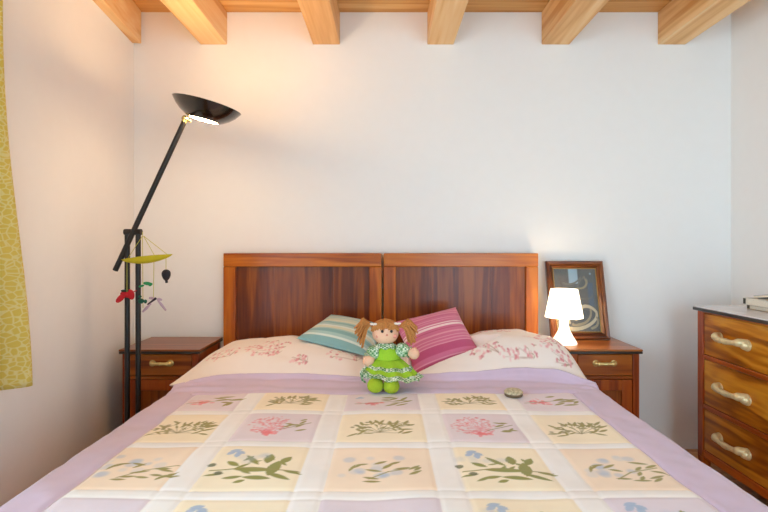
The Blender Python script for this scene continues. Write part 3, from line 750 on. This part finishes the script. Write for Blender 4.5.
for (z0, z1) in ((.818, .829), (.590, .613), (.345, .368), (.100, .140)):
    obj('rail', MB().box((fx+.001, ya+.045, z0), (fx+.04, yb-.045, z1)), M_drF, dr, .003)
hz = [.716, .478, .240]
for (z0, z1), hh in zip(ZD, hz):
    d = obj('drawer', MB().box((fx+.005, ya+.047, z0+.0015), (fx+.34, yb-.047, z1-.0015)), M_drY, dr, .003, origin=(fx, ya, z0))
    for yy in (yb-.258, ya+.258):
        bow_handle((fx+.005, yy, hh), (0, 1, 0), (-1, 0, 0), 0.185, .036, .0125, M_gilt, d, True)
for yy in (ya, yb-.045):
    for xx in (fx, dx1-.05):
        obj('leg', MB().tube([(xx+.022, yy+.022, 0), (xx+.022, yy+.022, .1005)], [.02, .03], 4, up=(1, 1, 0)), M_drZ, dr)

# books at the back of the dresser
def book(x0, x1, y0, y1, z0, z1, cov, lab, curl=0.0):
    t = thing('book', lab, 'book', ((x0+x1)/2, (y0+y1)/2, z0), 'books on the dresser')
    th = .003
    if not curl:
        cb = MB().box((x0, y0, z0), (x1, y1, z0+th)).box((x0, y0, z1-th), (x1, y1, z1)).box((x1-th, y0, z0+th), (x1, y1, z1-th))
        obj('cover', cb, cov, t, .001)
        obj('pages', MB().box((x0+.005, y0+.005, z0+th), (x1-th, y1-.012, z1-th)), M_page, t)
        obj('spine', MB().box((x0+.0005, y1-.011, z0+th), (x1-th, y1-.0005, z1-th)), M_spine, t)
    else:
        n = 24; P_ = []
        for (k0, k1, mt, nm) in ((0, .75, M_page, 'pages'), (.75, 1, cov, 'cover')):
            b_ = MB(); vs = []
            for i in range(n+1):
                s_ = i/n; yy = y0+(y1-y0)*s_; lift = curl*math.sin(PI*min(1, s_*1.0))
                h0, h1 = z0+lift+(z1-z0)*k0, z0+lift+(z1-z0)*k1
                vs += [(x0, yy, h0), (x1, yy, h0), (x1, yy, h1), (x0, yy, h1)]
            fs = [(4*i+k, 4*i+(k+1) % 4, 4*i+4+(k+1) % 4, 4*i+4+k) for i in range(n) for k in range(4)]+[(3, 2, 1, 0), (4*n, 4*n+1, 4*n+2, 4*n+3)]
            obj(nm, b_.add(vs, fs), mt, t)
M_spine = plain('dark_spine', rgb(70, 62, 52), .5)
M_page = plain('book_pages', rgb(236, 226, 208), .9, bump=.3, bscale=200)
book(1.728, 1.935, 2.14, 2.452, dzt+.0005, dzt+.0215, plain('dark_cover', rgb(176, 150, 118), .5), 'lowest book on the dresser, tan cover with pale pages')
book(1.716, 1.930, 2.13, 2.462, dzt+.022, dzt+.0535, plain('cream_cover', rgb(226, 220, 206), .4), 'thicker cream covered book in the middle of the stack on the dresser')
book(1.752, 1.925, 2.02, 2.44, dzt+.054, dzt+.066, plain('grey_cover', rgb(176, 184, 188), .3), 'thin pale booklet bowing upward on top of the books', curl=.020)

# ------------------------------------------------------------------ floor lamp
FY = 2.33
fl = thing('floor_lamp', 'tall black floor lamp with lit dish head on a slanted arm by the left nightstand', 'floor lamp', (px_x(132.5, FY), FY, 0))
bx = px_x(132.5, FY)
obj('base', MB().lathe([(.12, 0), (.12, .012), (.112, .018), (.02, .022)], (bx, FY, 0), n=40), M_black, fl)
zp = CZ+(CY-232)/FPX*FY
for px_ in (127.3, 138.2):
    obj('pole', MB().tube([(px_x(px_, FY), FY, .015), (px_x(px_, FY), FY, zp)], .0115, 14), M_black, fl)
obj('pivot_block', MB().tube([(px_x(124.6, FY), FY, zp), (px_x(141.4, FY), FY, zp)], .014, 14), M_black, fl)
AY = FY-.0
a0, a1 = W(115.2, 270.5, FY-.004), W(184.2, 122, FY-.004)
obj('arm', MB().tube([a0, a1], .0118, 14), M_black, fl)
obj('arm_joint', MB().tube([W(183.5, 123, FY), W(186, 117.5, FY)], .0125, 12).ball(W(185, 118.5, FY), .015).tube([W(184.5, 119, FY), W(191, 121.5, FY)], .006, 10), M_brass, fl)
tilt = math.radians(13.5)
ax = Vector((math.sin(tilt), -.03, math.cos(tilt))).normalized()
hc = W(203.8, 120.5, FY)                                         # centre of the opening under the dish
R0 = .152
profo = [(.066, 0.0), (.085, .009), (.110, .025), (.132, .045), (R0, .072), (R0-.004, .0735), (.128, .049), (.106, .030), (.082, .014), (.064, .004)]
obj('dish', MB().lathe(profo, hc, ax, n=56, closed=True), M_dish, fl, smooth=60)
obj('diffuser', MB().lathe([(.067, .003), (.067, .006), (.03, .0045)], hc, ax, n=40), plain('lit_diffuser', rgb(255, 240, 214), .4, emit=(1, .66, .36, 1), estr=60), fl)
obj('bulb', MB().tube([hc+ax*.028-Vector((.03, 0, 0)), hc+ax*.028+Vector((.03, 0, 0))], .006, 10), plain('halogen_bulb', rgb(255, 240, 214), .3, emit=(1, .78, .5, 1), estr=20), fl)

# ------------------------------------------------------------------ toy mobile hanging from the lamp
MY = FY-.035
mob = thing('hanging_mobile', 'small toy mobile with yellow boat and coloured insects hung from the floor lamp', 'mobile', W(143, 236, MY))
M_cord = plain('mobile_cord', rgb(196, 190, 70), .8)
cd = MB()
for a, c in (((142.5, 232), (143, 308)), ((143.5, 236), (156, 258)), ((143.5, 236), (168, 255)), ((142.5, 236), (128, 258)), ((154, 258), (153.4, 300)), ((166, 256), (166, 270)), ((127, 259), (127, 292))):
    cd.tube([W(*a, MY), W(*c, MY)], .0013, 5)
obj('cord', cd, M_cord, mob)
yb_ = MB(); nn = 22; vs = []
for i in range(nn+1):
    t = i/nn; px_ = 121.5+51*t; top_ = 259.5-5.5*t-1.0*math.sin(PI*t); hw_ = .020*math.sin(PI*min(1, t*.97+.02))**.7+.001; dep = .032*math.sin(PI*t)**.7+.002
    c = W(px_, top_, MY)
    vs += [c+Vector((0, hw_*math.cos(q), -dep*math.sin(q))) for q in [PI*k/8 for k in range(9)]]
fs = [(i*9+k, i*9+(k+1) % 9, (i+1)*9+(k+1) % 9, (i+1)*9+k) for i in range(nn) for k in range(9)]+[tuple(range(8, -1, -1)), tuple(nn*9+k for k in range(9))]
obj('yellow_boat', yb_.add(vs, fs), plain('yellow_felt', rgb(206, 188, 30), .8), mob)
bl = MB().ball(W(166.2, 275.2, MY), (.019, .019, .026), warp=lambda p: Vector((p.x*(1+p.z*9), p.y*(1+p.z*9), p.z))).tube([W(166.4, 280, MY), W(166.6, 283, MY)], .006, 8)
obj('black_balloon', bl, plain('dark_felt', rgb(34, 28, 34), .7), mob)
rb = MB()
for (p, r, an) in (((120.8, 298), (.029, .006, .013), .75), ((124.5, 293.5), (.020, .006, .013), .2), ((130.8, 294.5), (.017, .006, .024), .3), ((127, 295.5), (.010, .008, .010), 0)):
    rb.ball(W(p[0], p[1], FY-.028), r, 14, 8, rot=Matrix.Rotation(-an, 3, 'Y'))
rb.tube([W(131, 293, FY-.028), W(136.5, 290.5, FY-.028)], .002, 6)
obj('red_butterfly', rb, plain('red_felt', rgb(196, 24, 36), .8), mob)
obj('butterfly_body', MB().ball(W(124.8, 290.8, FY-.031), (.018, .007, .006)), plain('dark_green_felt', rgb(24, 50, 36), .8), mob)
gl_ = MB()
for (p, r, an) in (((147.5, 283.5), (.020, .006, .008), -.1), ((141.5, 286), (.014, .006, .005), .3), ((150.5, 284.5), (.010, .006, .007), .5)):
    gl_.ball(W(p[0], p[1], MY), r, 14, 8, rot=Matrix.Rotation(-an, 3, 'Y'))
obj('green_leaf', gl_, plain('green_felt', rgb(34, 150, 92), .8), mob)
bb = MB().ball(W(141, 301, MY), (.014, .008, .012)).ball(W(145.5, 301.5, MY), (.007, .006, .009)).ball(W(140, 296.5, MY), (.008, .006, .005))
obj('beetle', bb, plain('beetle_felt', rgb(30, 92, 70), .8), mob)
dg = MB().tube([W(147.5, 304.5, MY), W(156, 298.2, MY)], [.003, .0055], 8)
obj('dragonfly_body', dg, plain('dragonfly_felt', rgb(44, 26, 44), .8), mob)
wg = MB()
for (a, c) in (((157, 299), (166, 310.5)), ((151, 303.5), (142.5, 312)), ((155, 298.5), (149, 298)), ((157, 298.7), (162, 299.8))):
    wg.tube([W(*a, MY), W((a[0]+c[0])/2, (a[1]+c[1])/2, MY), W(*c, MY)], [.003, .0065, .004], 8, squash=.3)
obj('dragonfly_wing', wg, plain('wing_felt', rgb(196, 172, 190), .8), mob)

# ------------------------------------------------------------------ rag doll
dd = 2.10
doll = thing('rag_doll', 'red haired rag doll in a bright green dress sitting between the two cushions', 'doll', (0.0, 2.06, ZQ+.01))
M_skin = plain('doll_cloth_skin', rgb(240, 190, 158), .85, bump=.15, bscale=300, var=.02)
M_lime = plain('lime_cloth', rgb(160, 206, 44), .85, bump=.25, bscale=200, var=.08)
M_shoe = plain('shoe_felt', rgb(168, 192, 40), .95, bump=.4, bscale=260, var=.08)
M_hair = plain('wool_hair', rgb(206, 136, 70), .9, bump=.4, bscale=260, var=.2)
def gingham():
    m, nt, b = new_mat('green_gingham'); N = nt.nodes; L = nt.links
    tc = N.new('ShaderNodeTexCoord'); ck = N.new('ShaderNodeTexChecker'); ck.inputs['Scale'].default_value = 120
    ck.inputs['Color1'].default_value = rgb(228, 232, 216); ck.inputs['Color2'].default_value = rgb(112, 160, 118)
    L.new(tc.outputs['Object'], ck.inputs['Vector'])
    n2 = N.new('ShaderNodeTexChecker'); n2.inputs['Scale'].default_value = 43; n2.inputs['Color1'].default_value = (1, 1, 1, 1); n2.inputs['Color2'].default_value = rgb(200, 220, 190)
    L.new(tc.outputs['Object'], n2.inputs['Vector'])
    mx = N.new('ShaderNodeMixRGB'); mx.blend_type = 'MULTIPLY'; mx.inputs[0].default_value = 1
    L.new(ck.outputs[0], mx.inputs[1]); L.new(n2.outputs[0], mx.inputs[2]); L.new(mx.outputs[0], b.inputs['Base Color'])
    b.inputs['Roughness'].default_value = .9; return m
M_ging = gingham()
HD = 2.13
hcn = W(385.3, 333, HD)
hd = obj('head', MB().ball(hcn, (.055, .050, .048), 32, 20, warp=lambda p: Vector((p.x*(1-.10*max(0, p.z/.05)), p.y, p.z*.98))), M_skin, doll, smooth=60)
fy = hcn.y-.047
M_eye = plain('black_thread', rgb(28, 20, 18), .4)
for px_ in (382.3, 391.5):
    obj('eye', MB().ball(W(px_, 331.4, fy-.0015), (.0058, .004, .0062)), M_eye, hd)
obj('nose', MB().ball(W(386.9, 335.2, fy-.004), (.0045, .004, .004)), plain('nose_pink', rgb(226, 140, 118), .8), hd)
obj('mouth', MB().tube([W(384.2, 338.4, fy+.004), W(386.6, 339.6, fy+.003), W(389.2, 338.4, fy+.004)], .0014, 6), plain('red_thread', rgb(190, 60, 60), .7), hd)
M_blush = plain('cheek_blush', rgb(234, 150, 130), .9)
for px_ in (378.3, 395.0):
    obj('cheek', MB().ball(W(px_, 336.3, fy+.011), (.010, .004, .008)), M_blush, hd)
# hair: cap of wool strands, fringe and two bunches
r_ = random.Random(3)
hs = MB()
hs.ball(hcn+Vector((0, .012, .016)), (.0585, .046, .042), 28, 14)
for k in range(30):
    t = -1+2*k/29
    a = hcn+Vector((t*.012, -.006, .060-.006*abs(t)))
    p1_ = hcn+Vector((t*.046, -.036+.010*abs(t), .046-.010*t*t+r_.uniform(-.002, .002)))
    p2_ = hcn+Vector((t*.058, -.047+.032*abs(t)**1.5, .024-.012*t*t+r_.uniform(-.006, .003)))
    hs.tube([a, p1_, p2_], [.0045, .0045, .0030], 6)
obj('hair', hs, M_hair, hd)
for sg, root, tip in ((-1, (372.5, 326), (360.5, 342)), (1, (399.5, 327), (409, 343))):
    pg = MB(); ro = W(*root, HD)
    for k in range(64):
        a = r_.uniform(-1.25, .95); L_ = r_.uniform(.055, .082); y_ = r_.uniform(-.028, .028)
        dirx = sg*math.cos(a*.8); dirz = math.sin(a)
        end = ro+Vector((dirx*L_*.95, y_, dirz*L_*(.95 if dirz < 0 else .25)-r_.uniform(.004, .022)))
        mid = ro+Vector((dirx*L_*.62, y_*.8, dirz*L_*.38+.010))
        pg.tube([ro+Vector((0, y_*.2, 0)), ro+Vector((dirx*L_*.3, y_*.5, .010+dirz*L_*.12)), mid, end], [.0035, .0046, .0046, .0032], 6)
    obj('hair_bunch', pg, M_hair, hd)
M_bow = plain('pale_ribbon', rgb(236, 220, 206), .6)
for px_, py_ in ((373.5, 324.5), (397.5, 324)):
    c = W(px_, py_, HD-.03)
    obj('hair_bow', MB().ball(c+Vector((-.007, 0, .002)), (.008, .004, .005)).ball(c+Vector((.007, 0, .002)), (.008, .004, .005)).ball(c, .004), M_bow, hd)
# body, bodice, arms
TD = 2.125
def P2(px_, py_, off=0.0): return W(px_, py_, TD+off)
obj('body', MB().tube([P2(385.5, 343), P2(386, 350), P2(388, 362), P2(389, 374, .02)], [.024, .040, .050, .058], 20).tube([P2(379, 374, -.0), W(377, 382, 2.06)], [.024, .02], 12).tube([P2(397, 374, -.0), W(391.5, 382, 2.06)], [.024, .02], 12), M_skin, doll)
obj('bodice', MB().tube([P2(385.6, 345.2, -.002), P2(386, 349, -.002), P2(387, 356, -.002), P2(388, 362, -.002)], [.030, .047, .053, .054], 24, squash=.9), M_lime, doll)
col_ = MB(); n = 40; vs = []
for j, (rr, dz) in enumerate(((.026, .010), (.036, .004), (.050, -.006), (.048, -.009), (.030, -.002))):
    for k in range(n):
        th = 2*PI*k/n; w_ = .004*math.sin(th*9)*(j in (2, 3))
        vs.append(P2(385.6, 345.0, -.005)+Vector((rr*math.cos(th)*1.05, rr*.85*math.sin(th), dz+w_)))
fs = [(i*n+k, i*n+(k+1) % n, ((i+1) % 5)*n+(k+1) % n, ((i+1) % 5)*n+k) for i in range(5) for k in range(n)]
obj('collar', col_.add(vs, fs), M_ging, doll)
for pts, hand, thumb in (([(377.5, 349.5), (371.5, 353.5), (369, 357)], (369.3, 360.5), (-.3, .6)), ([(397, 348.5), (404.5, 350.5), (409.5, 352.2)], (413, 353.5), (.5, .7))):
    p_ = [W(pts[0][0], pts[0][1], TD-.012), W(pts[1][0], pts[1][1], TD-.022), W(pts[2][0], pts[2][1], TD-.032)]
    sv = MB(); q = []
    for k in range(9):
        t = k/8; a = p_[0].lerp(p_[1], t); c = p_[1].lerp(p_[2], t); q.append(a.lerp(c, t))
    sv.tube(q, [.020, .026, .029, .030, .029, .027, .023, .019, .024], 18)
    obj('sleeve', sv, M_ging, doll, smooth=60)
    hp = W(hand[0], hand[1], TD-.040); dv = (p_[2]-p_[1]).normalized()
    hm = MB().tube([p_[2]-dv*.004, hp-dv*.008, hp+dv*.006, hp+dv*.018, hp+dv*.025], [.013, .019, .0225, .019, .009], 18)
    sd = dv.cross(Vector((0, 1, 0))).normalized(); sd = sd if sd.z > 0 else -sd
    hm.tube([hp+sd*.006, hp+sd*.017-Vector((0, .006, 0)), hp+sd*.025+dv*.006-Vector((0, .008, 0))], [.011, .0095, .006], 10)
    obj('hand', hm, M_skin, doll, smooth=60)
# skirt: lime cloth with folds, gingham bands; opens forward over the legs
def skirt(name, t0, t1, grow, mat, ruff=.0):
    n, m_ = 72, 12; vs = []
    top = P2(388, 358.5, -.01)
    bot = W(391.5, 373.5, 2.075)
    for j in range(m_+1):
        t = t0+(t1-t0)*j/m_; c = top.lerp(bot, t); r = .050+.054*t**.85+grow+ruff*(j/m_)
        for k in range(n):
            th = 2*PI*k/n; fo = (1+.07*t*math.sin(th*9+1.0)+.03*t*math.sin(th*17))
            front = -math.sin(th)
            vs.append(c+Vector((r*fo*math.cos(th)*1.0, r*fo*.72*math.sin(th)-.02*t, .006*t*math.sin(th*9+1.0)-.012*t*abs(math.cos(th))*0+(.030*t if front > .3 else 0)*0-.010*t*math.cos(th))))
    fs = [(j*n+k, j*n+(k+1) % n, (j+1)*n+(k+1) % n, (j+1)*n+k) for j in range(m_) for k in range(n)]
    o = obj(name, MB().add(vs, fs), mat, doll, smooth=70)
    md = o.modifiers.new('cloth', 'SOLIDIFY'); md.thickness = .003; md.offset = 0
    return o
skirt('skirt', 0, .96, 0, M_lime)
skirt('gingham_band', .42, .60, .005, M_ging)
skirt('gingham_hem', .86, 1.06, .004, M_ging, .006)
for px_, py_ in ((375.4, 385.0), (391.3, 385.6)):
    obj('shoe', MB().ball(W(px_, py_, 2.002), (.0325, .036, .0300), 24, 16, warp=lambda p: Vector((p.x*(1+.10*p.z/.03*-.5), p.y, p.z))), M_shoe, doll, smooth=60)
tie = MB()
for (pts) in ([(367, 366), (362.5, 370), (364, 376), (368, 379)], [(367, 366), (361, 372), (362.5, 380), (366, 383)]):
    tie.tube([W(a, b_, 2.08) for a, b_ in pts], [.004, .006, .006, .003], 8, squash=.5)
obj('apron_tie', tie, M_ging, doll)

# ------------------------------------------------------------------ small oval trinket on the quilt
tc_ = W(513.5, 394.5, 1.955)
tr = thing('oval_trinket', 'small mottled beige oval trinket lying on the quilt', 'trinket', (tc_.x, 1.955, ZQ+.004))
obj('lid', MB().lathe([(.034, .012), (.036, .018), (.028, .025), (.012, .028)], (tc_.x, 1.955, ZQ+.002), n=28), plain('mottled_beige', rgb(222, 208, 172), .6, bump=.8, bscale=120, var=.3), tr, smooth=60)
obj('base', MB().lathe([(.030, .0), (.034, .004), (.034, .012), (.02, .0125)], (tc_.x, 1.955, ZQ+.002), n=28), plain('brown_underside', rgb(110, 86, 60), .6), tr, smooth=60)

# ------------------------------------------------------------------ light
def point(name, loc, col, power, r):
    l = bpy.data.lights.new(name, 'POINT'); l.color = col; l.energy = power; l.shadow_soft_size = r
    o = bpy.data.objects.new(name, l); o.location = loc; C.objects.link(o); return o
point('floor_lamp_light', hc+ax*.055, (1, .64, .30), 5.0, .03)
point('table_lamp_light', (lx, ly, lz+.20), (1, .74, .46), 8.0, .025)
def portal(name, loc, rot, sx, sy):
    l = bpy.data.lights.new(name, 'AREA'); l.shape = 'RECTANGLE'; l.size = sx; l.size_y = sy; l.cycles.is_portal = True
    o = bpy.data.objects.new(name, l); o.location = loc; o.rotation_euler = rot; C.objects.link(o)
portal('window_portal', skew((XL-.2, (wy0+wy1)/2, (wz0+wz1)/2)), (0, -PI/2, LA), wz1-wz0, wy1-wy0)
portal('rear_fill_portal', ((rx0+rx1)/2, YR-.2, (rz0+rz1)/2), (PI/2, 0, 0), rx1-rx0, rz1-rz0)
wd = bpy.data.worlds.new('daylight'); bpy.context.scene.world = wd; wd.use_nodes = True
bgd = wd.node_tree.nodes['Background']; bgd.inputs[0].default_value = (.53, .80, 1.0, 1); bgd.inputs[1].default_value = 6.3

# ------------------------------------------------------------------ camera
cam = bpy.data.cameras.new('camera'); co = bpy.data.objects.new('camera', cam); C.objects.link(co)
co.location = (0, 0, CZ); co.rotation_euler = (PI/2, 0, 0)
cam.sensor_width = 36; cam.lens = 24; cam.shift_x = -2/768; cam.shift_y = -10/768; cam.clip_start = .05
sc = bpy.context.scene; sc.camera = co
sc.view_settings.view_transform = 'Standard'; sc.view_settings.look = 'None'
sc.view_settings.exposure = 0.13; sc.view_settings.gamma = 1.0; sc.view_settings.use_curve_mapping = False
sc.cycles.max_bounces = 12; sc.cycles.diffuse_bounces = 8; sc.cycles.sample_clamp_indirect = 6.0; sc.cycles.use_denoising = True
